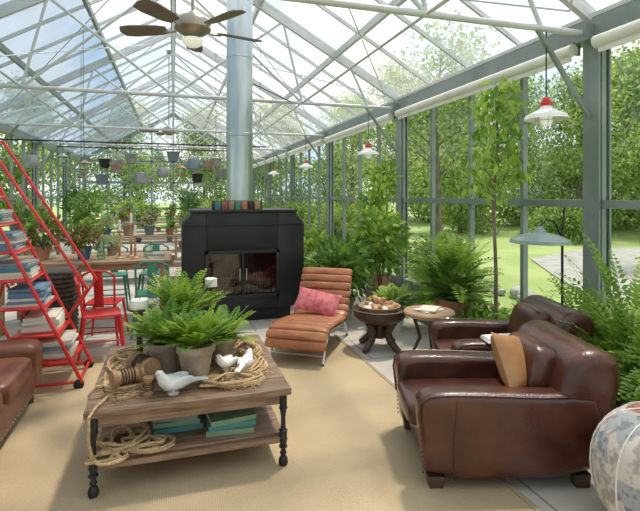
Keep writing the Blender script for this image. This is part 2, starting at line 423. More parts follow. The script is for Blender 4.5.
spots=[(0,6.6,13.4,.9),(2,11,8.0,1),(2,9.0,1.2,1.0),(0,6.4,17,.85),
 (1,22,8.5,1.1),(1,23,4.0,1.1),(1,20,17,1.0),(1,17,21,1.0),(1,14,25,1.0),(1,24,-1,1.1),(1,26,14,1.2),(1,25,20,1.2),(1,18,28,1.2),
 (1,11,29,1.0),(1,7,32,1.0),(1,2,34,.95),(1,-3,33,.95),(1,-8,31,1.0),(1,-13,27,1),(1,11.5,17.5,.75),(1,15,14.8,.8),
 (1,-14,14,.8),(1,-15,20,.9),(1,-14,8,.8),(0,-8.5,16,.8)]
for i,(k,x,y,s) in enumerate(spots): place(T[k].data,'garden_tree',(x,y,-.03),i*1.7,s)
sh=MB('garden_shrub'); bush(sh,(0,0,.42),(.7,.7,.5),2600,.10,.05,L_tree,shell=.3,m2=L_tree2); sh.tube([(0,0,0),(0,0,.4)],.03,M_bark,6)
s0=sh.build((5.0,8.4,-.03),scale=.9)
for i,(x,y,s) in enumerate([(5.2,11.8,1.2),(5.3,14.6,1.4),(12.5,13,1.5),(17,7.5,1.2),(19,4.5,1.3),(18,1.5,1.2),(5.6,18.4,1.5),(-5.6,9,1.4),(-5.6,12,1.4),(-5.8,15,1.6),(-5.3,6,1.3),(-1.8,25,1.5),(1.8,25,1.5)]):
    place(s0.data,'garden_shrub',(x,y,-.03),i*.9,s)

# ---------------------------------------------------------------- coffee table
TX0,TX1,TY0,TY1,TZ=-.41,.62,2.66,3.78,.435
o=MB('coffee_table'); W=TX1-TX0; Dp=TY1-TY0; cx=(TX0+TX1)/2; cy=(TY0+TY1)/2
for i in range(6):
    yy=-Dp/2+Dp/6*(i+.5); o.box((0,yy,TZ-.018),(W+.05,Dp/6-.006,.036),M_wood,bev=.004)
    o.box((0,yy*.93,.165),(W-.04,Dp/6*.93-.005,.025),M_wood,bev=.003)
for sy in (-1,1): o.box((0,sy*(Dp/2-.03),TZ-.062),(W-.06,.02,.05),M_wood)
for sx in (-1,1): o.box((sx*(W/2-.03),0,TZ-.062),(.02,Dp-.06,.05),M_wood)
for sx in (-1,1):
    for sy in (-1,1):
        x=sx*(W/2-.02);y=sy*(Dp/2-.02)
        o.lathe([(.008,0),(.024,.005),(.028,.022),(.022,.045),(.012,.055),(.020,.07),(.013,.085),(.016,.12),(.022,.135),(.022,.19),(.015,.205),(.013,.27),(.017,.30),(.020,.315),(.022,.36),(.022,TZ-.036)],(x,y,0.0),M_iron,12)
        for z in (.10,.14,.19,.32): o.lathe([(.018,0),(.025,.004),(.025,.010),(.018,.014)],(x,y,z),M_iron,12)
for sy in (-1,1): o.box((0,sy*(Dp/2-.02),.148),(W-.04,.02,.03),M_wood)
for sx in (-1,1): o.box((sx*(W/2-.02),0,.148),(.02,Dp-.04,.03),M_wood)
o.build((cx,cy,.012))
TT=TZ+.012

def potfern(name,loc,r,h,pm,n,L,m,**k):
    o=MB(name); pot(o,(0,0,0),r,h,pm); fern(o,(0,0,h*.88),n,L,m,**k); return o.build(loc)
K=dict(ll=.055,lw=.016,segs=16,m2=L_fernd)
potfern('potted_fern',(.13,2.98,TT),.105,.21,M_terra,64,.26,L_fern,el=(28,82),droop=35,**K)
potfern('potted_fern',(-.05,3.17,TT),.10,.19,M_terra,64,.29,L_fern,el=(22,80),droop=35,**K)
potfern('potted_fern',(.31,3.28,TT),.10,.15,M_terra,54,.26,L_fern,el=(10,70),droop=30,**K)
potfern('potted_fern',(.06,3.55,TT),.11,.26,M_terra,64,.35,L_fern,el=(30,88),ll=.06,lw=.018,droop=30,segs=16,m2=L_fernd)
def candle(name,loc,h,r,sh):
    o=MB(name)
    o.lathe([(r*1.2,0),(r*1.25,.01),(r*.35,.03),(r*.3,sh*.5),(r*.5,sh*.55),(r*.3,sh*.6),(r*.35,sh-.03),(r*1.3,sh-.01),(r*1.3,sh)],(0,0,0),M_dark)
    o.lathe([(r,sh),(r,sh+h-.004),(r*.9,sh+h),(r*.3,sh+h-.008)],(0,0,0),M_wax); o.cyl((0,0,sh+h-.01),(0,0,sh+h+.012),.002,M_iron,seg=6)
    return o.build(loc)
candle('candle_on_holder',(-.22,3.50,TT),.06,.06,.33)
candle('candle_on_holder',(.27,3.68,TT),.06,.045,.42)
o=MB('glass_bottle'); o.lathe([(.04,0),(.045,.02),(.045,.14),(.02,.19),(.017,.24),(.022,.25)],(0,0,0),M_glassobj,18); o.build((-.13,3.68,TT))
def coil(o,c,rx,ry,turns,r,h,rnd):
    pts=[];n=int(turns*14)
    ph=rnd.uniform(0,6)
    for i in range(n):
        t=i/n; a=ph+t*turns*2*math.pi
        k=.45+.55*abs(math.sin(t*turns*1.1+ph))
        pts.append((c[0]+rx*k*math.cos(a)+.02*math.sin(a*2.3),c[1]+ry*k*math.sin(a)+.02*math.cos(a*1.7),c[2]+r+h*(.5+.5*math.sin(a*.63+ph))*rnd.uniform(.75,1)*min(1,.3+t)))
    o.tube(pts,r,M_rope,6)
    return pts
def fray(o,c,rx,ry,h,n,rnd):
    for i in range(n):
        a=rnd.uniform(0,6.28); q=rnd.random()**.5
        p=V((c[0]+rx*q*math.cos(a),c[1]+ry*q*math.sin(a),c[2]+rnd.uniform(.003,h*(1.15-q))))
        b=rnd.uniform(0,6.28); d=V((math.cos(b),math.sin(b),0))*rnd.uniform(.02,.045)
        o.tube([p-d,p+V((-d.y,d.x,0))*.35+V((0,0,.006)),p+d],.0018,M_rope,3,caps=False)
o=MB('rope_coil')
rr=random.Random(4)
coil(o,(-.28,3.22,TT),.11,.22,9,.0075,.045,rr)
coil(o,(-.27,3.02,TT),.10,.17,8,.0075,.04,rr)
coil(o,(-.27,3.40,TT),.10,.18,7,.0075,.05,rr)
fray(o,(-.27,3.14,TT),.13,.40,.06,420,rr)
o.build()
o=MB('rope_coil')
coil(o,(.42,3.12,TT),.15,.2,10,.0075,.045,rr); coil(o,(.32,2.85,TT),.18,.09,9,.0075,.035,rr); coil(o,(.48,3.4,TT),.1,.2,7,.0075,.04,rr)
fray(o,(.38,2.98,TT),.2,.26,.05,420,rr)
o.build()
o=MB('rope_coil')
coil(o,(-.26,2.83,.19),.13,.13,8,.0075,.06,rr); coil(o,(-.14,2.76,.19),.13,.08,6,.0075,.035,rr)
o.tube([(-.36,3.0,TT+.012),(-.42,2.98,TT+.012),(-.455,2.97,.42),(-.455,2.94,.30),(-.43,2.90,.235),(-.33,2.86,.22)],.0075,M_rope,6)
o.tube([(-.33,2.84,TT+.012),(-.38,2.70,TT+.012),(-.40,2.61,TT-.0),(-.40,2.60,.32),(-.385,2.63,.235),(-.33,2.74,.21)],.0075,M_rope,6)
coil(o,(-.33,2.66,.205),.09,.07,4,.0075,.01,rr)
o.build()
def spool(loc,rz,ry,s=1):
    o=MB('wooden_spool')
    Mx=Euler((0,rad(90),0)).to_matrix()
    o.lathe([(.012,-.075),(.046,-.075),(.048,-.058),(.034,-.052),(.038,0),(.034,.052),(.048,.058),(.046,.075),(.012,.075)],(0,0,0),M_log2,20,Mx)
    for k in range(5): 
        x=-.03+k*.015; o.tube([(x,.039*math.cos(a/8*math.pi),.039*math.sin(a/8*math.pi)) for a in range(16)],.004,M_dark,5,closed=True)
    ob=o.build(loc,rz,scale=s); ob.rotation_euler=(0,ry,rz)
spool((-.25,2.90,TT+.085),rad(25),0,1.1); spool((-.17,3.03,TT+.095),rad(-60),0,1.3)
spool((-.13,2.81,TT+.05),0,rad(90),.65)
def bird(loc,rz,s,m):
    o=MB('bird_figurine')
    P=[(-.135,0,.045),(-.10,0,.048),(-.07,0,.050),(-.035,0,.052),(0,0,.056),(.03,0,.064),(.052,0,.080),(.062,0,.098),(.070,0,.112),(.080,0,.116),(.088,0,.114)]
    r=[.012,.018,.028,.042,.050,.048,.036,.027,.026,.020,.007]
    o.tube(P,r,m,14,flat=.85)
    o.tube([(.088,0,.113),(.104,0,.107)],[.007,.001],M_cone,8)
    for sy in (-1,1):
        o.sup((-.03,sy*.040,.062),(.065,.010,.026),m,1,1,(0,rad(8),sy*rad(8)),16,8)
        o.sup((.078,sy*.0185,.118),(.0035,.003,.0035),M_iron,1,1,(0,0,0),8,6)
    o.box((-.15,0,.044),(.06,.045,.008),m,(0,rad(-6),0),.003)
    o.lathe([(.028,0),(.03,.006),(.016,.012),(.014,.02)],(0,0,0),m,12)
    return o.build(loc,rz,scale=s)
bird((.0,2.79,TT),rad(200),1.1,M_birdg)
bird((.31,2.99,TT+.03),rad(215),.82,M_bird)
bird((.43,2.97,TT+.03),rad(60),.8,M_bird)
def books(name,loc,items,rz=0):
    o=MB(name); z=0
    for (w,d,h,k,a) in items:
        m=M_bk[k]; Mx=(0,0,a)
        o.box((0,0,z+h/2),(w-.008,d-.012,h-.006),M_paper,Mx)
        o.box((0,0,z+.002),(w,d,.004),m,Mx); o.box((0,0,z+h-.002),(w,d,.004),m,Mx)
        c=V((-w/2*0,-d/2+.002,z+h/2)); c.rotate(Euler(Mx)); o.box(c,(w,.005,h),m,Mx)
        z+=h
    return o.build(loc,rz)
books('book_stack',(.02,2.98,.19),[(.28,.22,.03,0,.1),(.26,.2,.028,1,.0),(.25,.19,.026,5,-.1)])
books('book_stack',(.32,2.86,.19),[(.27,.22,.03,1,-.1),(.27,.2,.03,0,.05),(.26,.2,.028,1,.12)])

# ---------------------------------------------------------------- armchairs
def armchair():
    o=MB('armchair')
    arm=[(.44,.07),(.46,.30),(.48,.50),(.47,.575),(.42,.612),(.32,.622),(.10,.615),(-.15,.60),(-.38,.60),(-.50,.58),(-.50,.30),(-.46,.07)]
    for sy in (-1,1):
        y0,y1=(sy*.43,sy*.24)
        o.prism(arm,min(y0,y1),max(y0,y1),M_leather,.055,1,6)
        o.tube([(x*1.0,sy*.418,z-.012) for x,z in arm[1:10]],.006,M_leather,6)
        o.tube([(.30,sy*.434,.09),(.30,sy*.434,.33),(.28,sy*.430,.58)],.004,M_leather,6)
        for k in range(14): o.sup((.452+.008*math.sin(k/13*2.6),sy*(.395),.12+k*.032),(.006,.004,.006),M_dark,1,1,(0,0,0),6,4)
        for x in (.38,-.40): o.prism([(x-.035,0),(x+.035,0),(x+.045,.085),(x-.045,.085)],sy*.36-.035,sy*.36+.035,M_dark,.004)
    back=[(-.20,.10),(-.24,.45),(-.32,.76),(-.40,.86),(-.52,.87),(-.62,.80),(-.61,.60),(-.55,.35),(-.48,.10)]
    o.prism(back,-.42,.42,M_leather,.08,2,6)
    o.sup((-.25,0,.64),(.085,.25,.20),M_leather,.5,.5,(0,rad(-14),0))
    o.tube([(-.615,y/10*.35,.79) for y in range(-10,11)],.006,M_leather,6)
    o.box((-.02,0,.20),(.86,.50,.24),M_leather,(0,0,0),.03,3)
    o.sup((.13,0,.385),(.37,.245,.085),M_leather,.35,.25)
    return o
a0=armchair().build((1.78,2.46,.0),rad(164.5),scale=(1.0,.88,.83))
place(a0.data,'armchair',(2.42,3.17,0),rad(165),(.94,.85,.82))
def pillow(name,loc,rot,w,h,t,m):
    o=MB(name); n=16; vs=[];fs=[]
    for sgn in (1,-1):
        for i in range(n+1):
            for j in range(n+1):
                u=-1+2*i/n; v=-1+2*j/n
                k=(max(0,(1-u**2)*(1-v**2)))**.42
                sx=u*(1-.08*(1-v*v)); sy=v*(1-.08*(1-u*u))
                vs.append((sx*w/2,sgn*k*t/2,sy*h/2))
    q=(n+1)*(n+1)
    for s in (0,1):
        for i in range(n):
            for j in range(n):
                a=s*q+i*(n+1)+j; f=(a,a+n+1,a+n+2,a+1); fs.append(f if s==0 else f[::-1])
    o.add(vs,fs,m)
    ob=o.build(loc); ob.rotation_euler=rot; return ob
pillow('throw_pillow',(1.93,2.37,.565),(rad(-26),rad(14),rad(30)),.44,.34,.16,M_tan)
o=MB('folded_newspaper')
for k in range(4): o.box((0,0,.004+k*.006),(.26-.01*k,.16,.005),M_paper,(0,0,k*.05),.001)
o.build((2.24,2.89,.514),rad(-14))

o=MB('side_table')
o.lathe([(.20,.40),(.215,.405),(.22,.43),(.21,.44),(.0,.44)],(0,0,0),M_woodb,28,caps=False); o.lathe([(.2,.40),(.001,.40)],(0,0,0),M_woodb,28)
for k in range(3):
    a=k*2.1+.3; o.tube([(.14*math.cos(a),.14*math.sin(a),.40),(.08*math.cos(a),.08*math.sin(a),.2),(.17*math.cos(a),.17*math.sin(a),0)],[.018,.015,.012],M_dark,8)
o.build((2.28,3.98,0),scale=1.08)
books('magazine',(2.28,3.98,.475),[(.24,.18,.012,3,.3),(.22,.17,.01,3,.8)])

# pouf
mp_=bpy.data.materials.new('patchwork_kilim'); mp_.use_nodes=True; nt=mp_.node_tree; b=nt.nodes['Principled BSDF']; b.inputs['Roughness'].default_value=.85
tc=nt.nodes.new('ShaderNodeTexCoord'); vo=nt.nodes.new('ShaderNodeTexVoronoi'); vo.inputs['Scale'].default_value=6.5; vo.distance='CHEBYCHEV'
sc=nt.nodes.new('ShaderNodeSeparateColor'); nt.links.new(tc.outputs['Object'],vo.inputs['Vector']); nt.links.new(vo.outputs['Color'],sc.inputs[0])
r=nt.nodes.new('ShaderNodeValToRGB'); r.color_ramp.interpolation='CONSTANT'; e=r.color_ramp.elements
e[0].position=0;e[0].color=(.60,.55,.48,1); e[1].position=.85; e[1].color=(.38,.15,.11,1)
for p,c in ((.2,(.36,.38,.39,1)),(.4,(.66,.62,.57,1)),(.55,(.17,.19,.23,1)),(.68,(.58,.50,.45,1))):
    z=e.new(p); z.color=c
nt.links.new(sc.outputs[0],r.inputs[0])
w2=nt.nodes.new('ShaderNodeTexNoise'); w2.inputs['Scale'].default_value=22; nt.links.new(tc.outputs['Object'],w2.inputs['Vector'])
r2=nt.nodes.new('ShaderNodeValToRGB'); r2.color_ramp.elements[0].position=.42; r2.color_ramp.elements[1].position=.52; r2.color_ramp.elements[0].color=(.40,.40,.40,1)
nt.links.new(w2.outputs['Fac'],r2.inputs[0])
mx=nt.nodes.new('ShaderNodeMix'); mx.data_type='RGBA'; mx.inputs[0].default_value=.65; mx.blend_type='MULTIPLY'
nt.links.new(r.outputs[0],mx.inputs[6]); nt.links.new(r2.outputs['Color'],mx.inputs[7]); nt.links.new(mx.outputs[2],b.inputs['Base Color'])
o=MB('patchwork_pouf'); o.sup((0,0,.29),(.31,.31,.29),mp_,.85,1,(0,0,0),32,20)
for k in range(8):
    a=k*math.pi/4
    o.tube([(.312*math.cos(a)*math.cos(t)**.85,.312*math.sin(a)*math.cos(t)**.85,.29+.292*math.copysign(abs(math.sin(t))**.85,math.sin(t))) for t in [(-1.5+3*i/16) for i in range(17)]],.004,M_paper,5)
o.lathe([(.03,.57),(.03,.588),(.02,.592)],(0,0,0),M_leather2,12)
o.build((2.13,1.60,.0))

# ---------------------------------------------------------------- chaise lounge
o=MB('chaise_lounge')
prof=[(0,.20),(.03,.275),(.10,.315),(.25,.325),(.45,.300),(.62,.275),(.75,.285),(.84,.35),(.90,.46),(.955,.60),(1.02,.72),(1.07,.755)]
def resamp(P,step):
    P=[V((p[0],0,p[1])) for p in P]; Q=[]
    for i in range(len(P)-1):
        p0=P[max(i-1,0)];p1=P[i];p2=P[i+1];p3=P[min(i+2,len(P)-1)]
        for k in range(12):
            t=k/12; Q.append(.5*((2*p1)+(-p0+p2)*t+(2*p0-5*p1+4*p2-p3)*t*t+(-p0+3*p1-3*p2+p3)*t**3))
    Q.append(P[-1]); acc=0; out=[(Q[0],(Q[1]-Q[0]).normalized())]
    for i in range(1,len(Q)):
        acc+=(Q[i]-Q[i-1]).length
        if acc>=step: out.append((Q[i],(Q[i]-Q[i-1]).normalized())); acc=0
    return out
W2=.29
for p,t in resamp(prof,.078):
    ang=math.atan2(t.z,t.x)
    o.sup(p,(.046,W2,.042),M_cognac,.75,.28,(0,-ang,0),24,10)
RS=resamp(prof,.03)
for sy in (-1,1): o.tube([p-V((-t.z,0,t.x))*.045+V((0,sy*.26,0)) for p,t in RS],.014,M_alu,8)
und=[p-V((-t.z,0,t.x))*.03 for p,t in RS]
vs=[];fs=[]
for i,p in enumerate(und):
    vs+= [p+V((0,-.27,0)),p+V((0,.27,0))]
    if i: fs.append((2*i-2,2*i-1,2*i+1,2*i))
o.add(vs,fs,M_cognac)
for sy in (-1,1):
    y=sy*.25
    o.tube([(.02,y,.02),(.08,y,.14),(.22,y,.27)],.012,M_alu,8)
    o.tube([(.92,y,.02),(.86,y,.14),(.74,y,.25)],.012,M_alu,8)
    o.tube([(.92,y,.02),(1.0,y,.2),(.98,y,.58)],.010,M_alu,8)
    o.sup((.02,y,.018),(.02,.012,.018),M_iron,1,1,(0,0,0),12,8); o.sup((.92,y,.018),(.02,.012,.018),M_iron,1,1,(0,0,0),12,8)
o.tube([(.05,-.25,.09),(.05,.25,.09)],.009,M_alu,8); o.tube([(.90,-.25,.09),(.90,.25,.09)],.009,M_alu,8)
ch=o.build((1.06,4.24,.0),math.atan2(.94,.60)); ch.scale=(1.12,1.02,.95)
pillow('throw_pillow',(1.46,4.87,.42),(rad(-42),rad(10),rad(-30)),.48,.27,.13,M_pink)

# ---------------------------------------------------------------- fireplace
o=MB('fireplace')
ow0,ow1,oz0,oz1=-.46,.40,.32,.86
def wallpoly(P,y0,y1): o.prism(P,y0,y1,M_stove,.008,0,2)
wallpoly([(-.74,.30),(-.74,1.20),(-.62,1.34),(ow0,1.34),(ow0,.16),(-.60,.16)],0,.75)
wallpoly([(ow1,.16),(ow1,1.34),(.62,1.34),(.74,1.20),(.74,.30),(.60,.16)],0,.75)
wallpoly([(ow0,oz1),(ow0,1.34),(ow1,1.34),(ow1,oz1)],0,.75)
wallpoly([(ow0,.16),(ow0,oz0),(ow1,oz0),(ow1,.16)],0,.75)
o.box((-.03,.60,.6),(.9,.3,.6),M_iron)
o.box((0,.37,.08),(1.16,.62,.16),M_stove,bev=.01)
o.box((0,.37,1.355),(1.30,.80,.03),M_stove,bev=.006)
o.box((0,-.012,1.19),(1.44,.02,.025),M_stove,bev=.004)
for x in (ow0-.0,ow1): o.box((x,-.012,(oz0+oz1)/2),(.04,.03,oz1-oz0+.04),M_iron,bev=.004)
for z in (oz0,oz1): o.box(((ow0+ow1)/2,-.012,z),(ow1-ow0+.04,.03,.04),M_iron,bev=.004)
o.box(((ow0+ow1)/2,-.012,(oz0+oz1)/2),(.02,.02,oz1-oz0),M_iron)
for x in (-.07,.01): o.cyl((x,-.035,.52),(x,-.035,.66),.008,M_alu,seg=8)
for k in range(24):
    x=ow0+.03+k*.034; o.tube([(x,.05,oz0+.02),(x,.05,oz0+.26+.05*math.sin(k*.8))],.006,M_alu,5)
for k,(x,z,a) in enumerate([(-.2,.40,.1),(.05,.40,-.1),(-.08,.48,.25),(.15,.47,-.2)]):
    d=V((math.cos(a),math.sin(a)*.4,0)); c=V((x,.24,z)); o.cyl(c-d*.2,c+d*.2,.045,M_log,seg=12)
o.box((-.03,.2,.345),(.7,.02,.02),M_iron)
for k in range(1,5): o.cyl((-.35+k*.13,.1,.35),(-.35+k*.13,.4,.35),.008,M_iron,seg=6)
o.box((ow0+.22,.015,.6),(.40,.004,.5),M_fireglass); o.box((ow1-.22,.015,.6),(.40,.004,.5),M_fireglass)
fx=.84; fp=o.build((fx,5.86,0))
o=MB('stovepipe')
o.lathe([(.20,1.37),(.20,1.41),(.168,1.43),(.168,2.3),(.173,2.305),(.173,2.34),(.168,2.345),(.168,3.3),(.173,3.305),(.173,3.34),(.168,3.345),(.168,6.0)],(0,0,0),M_chrome,32)
o.lathe([(.26,4.60),(.26,4.64),(.175,4.70)],(0,0,0),M_chrome,28,caps=False)
o.lathe([(.24,5.95),(.24,6.0),(.05,6.12)],(0,0,0),M_chrome,24)
o.tube([(.18,.0,3.0),(.9,.9,2.97+0)],.008,M_iron,5)
o.build((fx-.02,6.24,0))
o=MB('letter_block_row')
for k in range(7): o.box((-.24+k*.08,0,.05),(.07,.06,.10),[M_bk[0],M_mred,M_woodb,M_teal,M_bk[4],M_iron,M_woodb][k],bev=.004)
o.box((0,.04,.05),(.62,.02,.12),M_dark,bev=.003)
o.build((fx-.08,5.95,1.371))

# ---------------------------------------------------------------- drum table with cones
o=MB('drum_table')
o.lathe([(.10,.24),(.20,.27),(.245,.31),(.26,.36),(.265,.385),(.245,.39),(.225,.36),(.0,.35)],(0,0,0),M_dark,28,caps=False)
o.lathe([(.10,.24),(.001,.24)],(0,0,0),M_dark,20)
for k in range(4):
    a=k*math.pi/2+.5; c,s_=math.cos(a),math.sin(a)
    o.tube([(.16*c,.16*s_,.28),(.10*c,.10*s_,.18),(.12*c,.12*s_,.10),(.20*c,.20*s_,.03),(.24*c,.24*s_,.02)],[.045,.04,.035,.032,.02],M_dark,10)
o.tube([(0,0,.26),(0,0,.10)],[.07,.05],M_dark,14)
o.build((2.0,4.48,0),0,scale=1.05)
o=MB('bowl_of_pine_cones')
for k in range(56):
    a=R.uniform(0,6.28); q=R.uniform(0,.17); z=.03+(.20-q)*.6*R.random()
    c=V((q*math.cos(a),q*math.sin(a),z)); rot=(R.uniform(0,3),R.uniform(0,3),0)
    o.sup(c,(.03,.03,.038),M_cone if k%3 else [M_wax,M_terrar,M_bk[4]][k//3%3],1,1,rot,10,8)
o.lathe([(.09,-.005),(.19,.01),(.215,.05),(.20,.05),(.17,.02),(.0,.01)],(0,0,0),M_woodb,24,caps=False)
o.build((2.0,4.48,.385))

# ---------------------------------------------------------------- pendant lamps
def pendant():
    o=MB('pendant_lamp')
    d=-.56
    o.tube([(0,0,0),(0,0,d)],.006,M_iron,6)
    o.lathe([(.02,d),(.03,d-.01),(.035,d-.04),(.05,d-.045),(.05,d-.075),(.045,d-.08)],(0,0,0),M_red,18)
    z=d-.07
    o.lathe([(.045,z),(.055,z-.03),(.10,z-.055),(.165,z-.085),(.18,z-.12),(.175,z-.12),(.155,z-.09),(.09,z-.065),(.04,z-.04)],(0,0,0),M_bird,28,caps=False)
    o.lathe([(.03,z-.03),(.045,z-.08),(.05,z-.13),(.035,z-.17),(.01,z-.18)],(0,0,0),M_bulb,16)
    for k in range(6):
        a=k*math.pi/3; c,s_=math.cos(a),math.sin(a)
        o.tube([(.09*c,.09*s_,z-.07),(.085*c,.085*s_,z-.15),(.05*c,.05*s_,z-.20),(0,0,z-.215)],.003,M_alu,5)
    o.tube([(.087*math.cos(a/12*6.283),.087*math.sin(a/12*6.283),z-.13) for a in range(12)],.003,M_alu,5,closed=True)
    o.tube([(-.0,0,-.005),(0.0,0,.02)],.012,M_alu,6)
    return o
p0=pendant().build((3.05,ys[2],2.945))
for y in ys[3:6]: place(p0.data,'pendant_lamp',(3.0,y,2.945))

o=MB('floor_lamp')
o.lathe([(.14,0),(.14,.015),(.03,.03),(.014,.05)],(0,0,0),M_iron,20)
o.tube([(0,0,.03),(0,0,.7),(.0,0,1.28)],.010,M_iron,8)
o.tube([(.02,.0,1.45),(0,0,1.20),(-.10,-.02,1.34),(-.20,-.05,1.36),(-.27,-.06,1.31)],.008,M_iron,8)
o.sup((0,0,1.22),(.02,.02,.03),M_iron)
o.lathe([(.02,1.32),(.028,1.30),(.04,1.285),(.05,1.27),(.14,1.25),(.215,1.215),(.225,1.19),(.215,1.19),(.12,1.235),(.04,1.26)],(-.27,-.06,-.01),M_shade,28,caps=False)
o.lathe([(.02,1.26),(.035,1.24),(.03,1.20),(.0,1.19)],(-.27,-.06,-.01),M_bulb,12)
o.build((2.99,3.12,0))

# ---------------------------------------------------------------- ceiling fans
def fan():
    o=MB('ceiling_fan')
    H=-1.99
    o.tube([(0,0,0),(0,0,H+.1)],.014,M_fanm,8)
    o.lathe([(.07,0),(.06,-.06),(.02,-.09)],(0,0,-.0),M_fanm,16)
    o.lathe([(.03,H+.16),(.05,H+.13),(.12,H+.11),(.16,H+.07),(.165,H-.0),(.12,H-.04),(.07,H-.06),(.06,H-.08),(.09,H-.09)],(0,0,0),M_fanm,28)
    o.lathe([(.09,H-.09),(.10,H-.11),(.085,H-.14),(.05,H-.16),(.0,H-.165)],(0,0,0),M_bulb,24,caps=False)
    for k in range(5):
        a=k*2*math.pi/5+.25; Mx=Matrix.Rotation(a,3,'Z')
        o.tube([Mx@V((.12,0,H)),Mx@V((.2,.0,H-.02)),Mx@V((.27,0,H-.01))],.012,M_fanm,6)
        vs=[];fs=[]
        ou=[(.24,-.05),(.32,-.075),(.56,-.09),(.66,-.075),(.69,0),(.66,.075),(.56,.09),(.32,.075),(.24,.05)]
        T1=Matrix.Rotation(rad(13),3,'X')
        for dz in (-.005,.005):
            for x,y in ou: vs.append(Mx@(T1@V((x,y,dz))+V((0,0,H))))
        n=len(ou); fs=[tuple(range(n))[::-1],tuple(range(n,2*n))]+[(i,(i+1)%n,n+(i+1)%n,n+i) for i in range(n)]
        o.add(vs,fs,M_fanb,False)
    return o
f0=fan().build((.17,4.55,5.06)); place(f0.data,'ceiling_fan',(-.1,12.3,5.08),.5)

# ---------------------------------------------------------------- sofa
o=MB('sofa')
Ls=2.0
o.box((0,0,.20),(.84,Ls-.02,.22),M_leather2,bev=.03,seg=3)
for k in range(3): o.sup((.08,-.6+k*.6,.34),(.36,.298,.085),M_leather2,.35,.22)
for k in range(3): o.sup((-.30,-.6+k*.6,.54),(.12,.29,.20),M_leather2,.5,.4,(0,rad(-10),0))
o.prism([(-.46,.08),(-.50,.64),(-.45,.70),(-.36,.68),(-.30,.10)],-Ls/2,Ls/2,M_leather2,.04,1)
for sy in (-1,1):
    y=sy*(Ls/2+.06)
    o.prism([(.42,.08),(.44,.38),(.42,.45),(.34,.475),(-.3,.475),(-.44,.475),(-.46,.08)],y-.11,y+.11,M_leather2,.05,1)
    for x in (-.38,.36): o.cyl((x,y,0),(x,y,.10),.03,M_dark,seg=10)
for k in range(40): o.sup((.425,-Ls/2+.05*k,.13),(.004,.006,.006),M_alu,1,1,(0,0,0),6,4)
o.build((-1.38,2.97,.0))

# ---------------------------------------------------------------- library ladder
o=MB('library_ladder')
yA,yB=-.24,.24; run=.10; rise=.22
X=lambda z: -run/rise*z
for y in (yA,yB):
    o.tube([(X(.03)+.14,y,.05),(X(1.9)+.14,y,1.9)],.014,M_red,8)
    o.tube([(X(.05)-.18,y,.05),(X(1.54)-.18,y,1.54)],.012,M_red,8)
    o.tube([(X(1.54)-.18,y,1.54),(X(1.54)-.22,y,.05)],.012,M_red,8)
    o.tube([(.10,y,.06),(-.92,y,.06)],.012,M_red,8)
    o.tube([(.02,y,.88-.3),(.16,y,.80),(X(1.9)+.30,y,2.0),(X(1.9)-.1,y,2.05),(X(1.54)-.22,y,1.56)],.013,M_red,8)
    o.tube([(X(.8)-.2,y,.8),(X(.3)-.62,y,.06)],.010,M_red,6)
    for x in (.10,-.90):
        o.lathe([(.035,-.012),(.04,-.008),(.04,.008),(.035,.012)],(x,y,.042),M_iron,14,Euler((rad(90),0,0)).to_matrix())
for x in (.10,-.92): o.tube([(x,yA,.06),(x,yB,.06)],.012,M_red,8)
for k in range(1,8):
    z=rise*k; o.box((X(z)-.02,0,z),(.33,.46,.018),M_red,bev=.004); o.tube([(X(z)+.14,yA,z-.01),(X(z)+.14,yB,z-.01)],.012,M_red,6)
LX,LY=-.82,4.46
o.build((LX,LY,0))
rr=random.Random(3)
for k in range(1,7):
    z=rise*k
    it=[]; tot=0; 
    while tot<(.12 if k<6 else .09):
        h=rr.uniform(.014,.030); it.append((rr.uniform(.22,.28),rr.uniform(.28,.36),h,rr.choice([2,3,5,0,3,2,3,3]),rr.uniform(-.08,.08))); tot+=h
    books('book_stack',(LX+X(z)+.0,LY,z+.010),it)
o=MB('wicker_hamper')
for k in range(18):
    z=.02+k*.044; w=.20+.02*k/18
    P=[]
    for i in range(32):
        a=i/32*2*math.pi; f=lambda t:math.copysign(abs(t)**.4,t)
        q=w+(.004 if (i+k)%2 else -.004); P.append((q*f(math.cos(a)),q*f(math.sin(a)),z))
    o.tube(P,.023,M_wick,6,closed=True)
o.lathe([(.15,.0),(.15,.02)],(0,0,0),M_wick,20); o.box((0,0,.80),(.44,.44,.03),M_wick,bev=.01)
o.build((-1.15,5.28,0))
def metalchair(name,m):
    o=MB(name)
    o.box((0,0,.45),(.36,.36,.02),m,bev=.008)
    for sx in (-1,1):
        for sy in (-1,1):
            o.tube([(sx*.16,sy*.16,.44),(sx*.22,sy*.21,0)],[.018,.012],m,8)
    for sy in (-1,1): o.tube([(-.17,sy*.16,.44),(-.22,sy*.17,.78)],.012,m,8)
    o.tube([(-.22,-.17,.78),(-.245,-.08,.83),(-.245,.08,.83),(-.22,.17,.78)],.013,m,8)
    o.box((-.205,0,.62),(.012,.10,.40),m,(0,rad(-8),0),.004)
    o.tube([(-.20,-.19,.2),(-.20,.19,.2)],.008,m,6); o.tube([(.20,-.19,.2),(.20,.19,.2)],.008,m,6)
    for sy in (-1,1): o.tube([(-.2,sy*.19,.2),(.2,sy*.19,.2)],.008,m,6)
    return o
c0=metalchair('metal_chair',M_red).build((-.66,5.03,0),rad(10),scale=.93)
place(c0.data,'metal_chair',(-.70,5.56,0),rad(80),.93)
g0=metalchair('garden_chair',M_teal).build((-.22,5.72,0),rad(90))
place(g0.data,'garden_chair',(.2-.46,7.2,0),rad(-95)); place(g0.data,'garden_chair',(-.8,7.2,0),rad(-90))
o=MB('dining_table')
for k in range(5): o.box((0,-.36+k*.18,.765),(1.9,.174,.035),M_woodb,bev=.004)
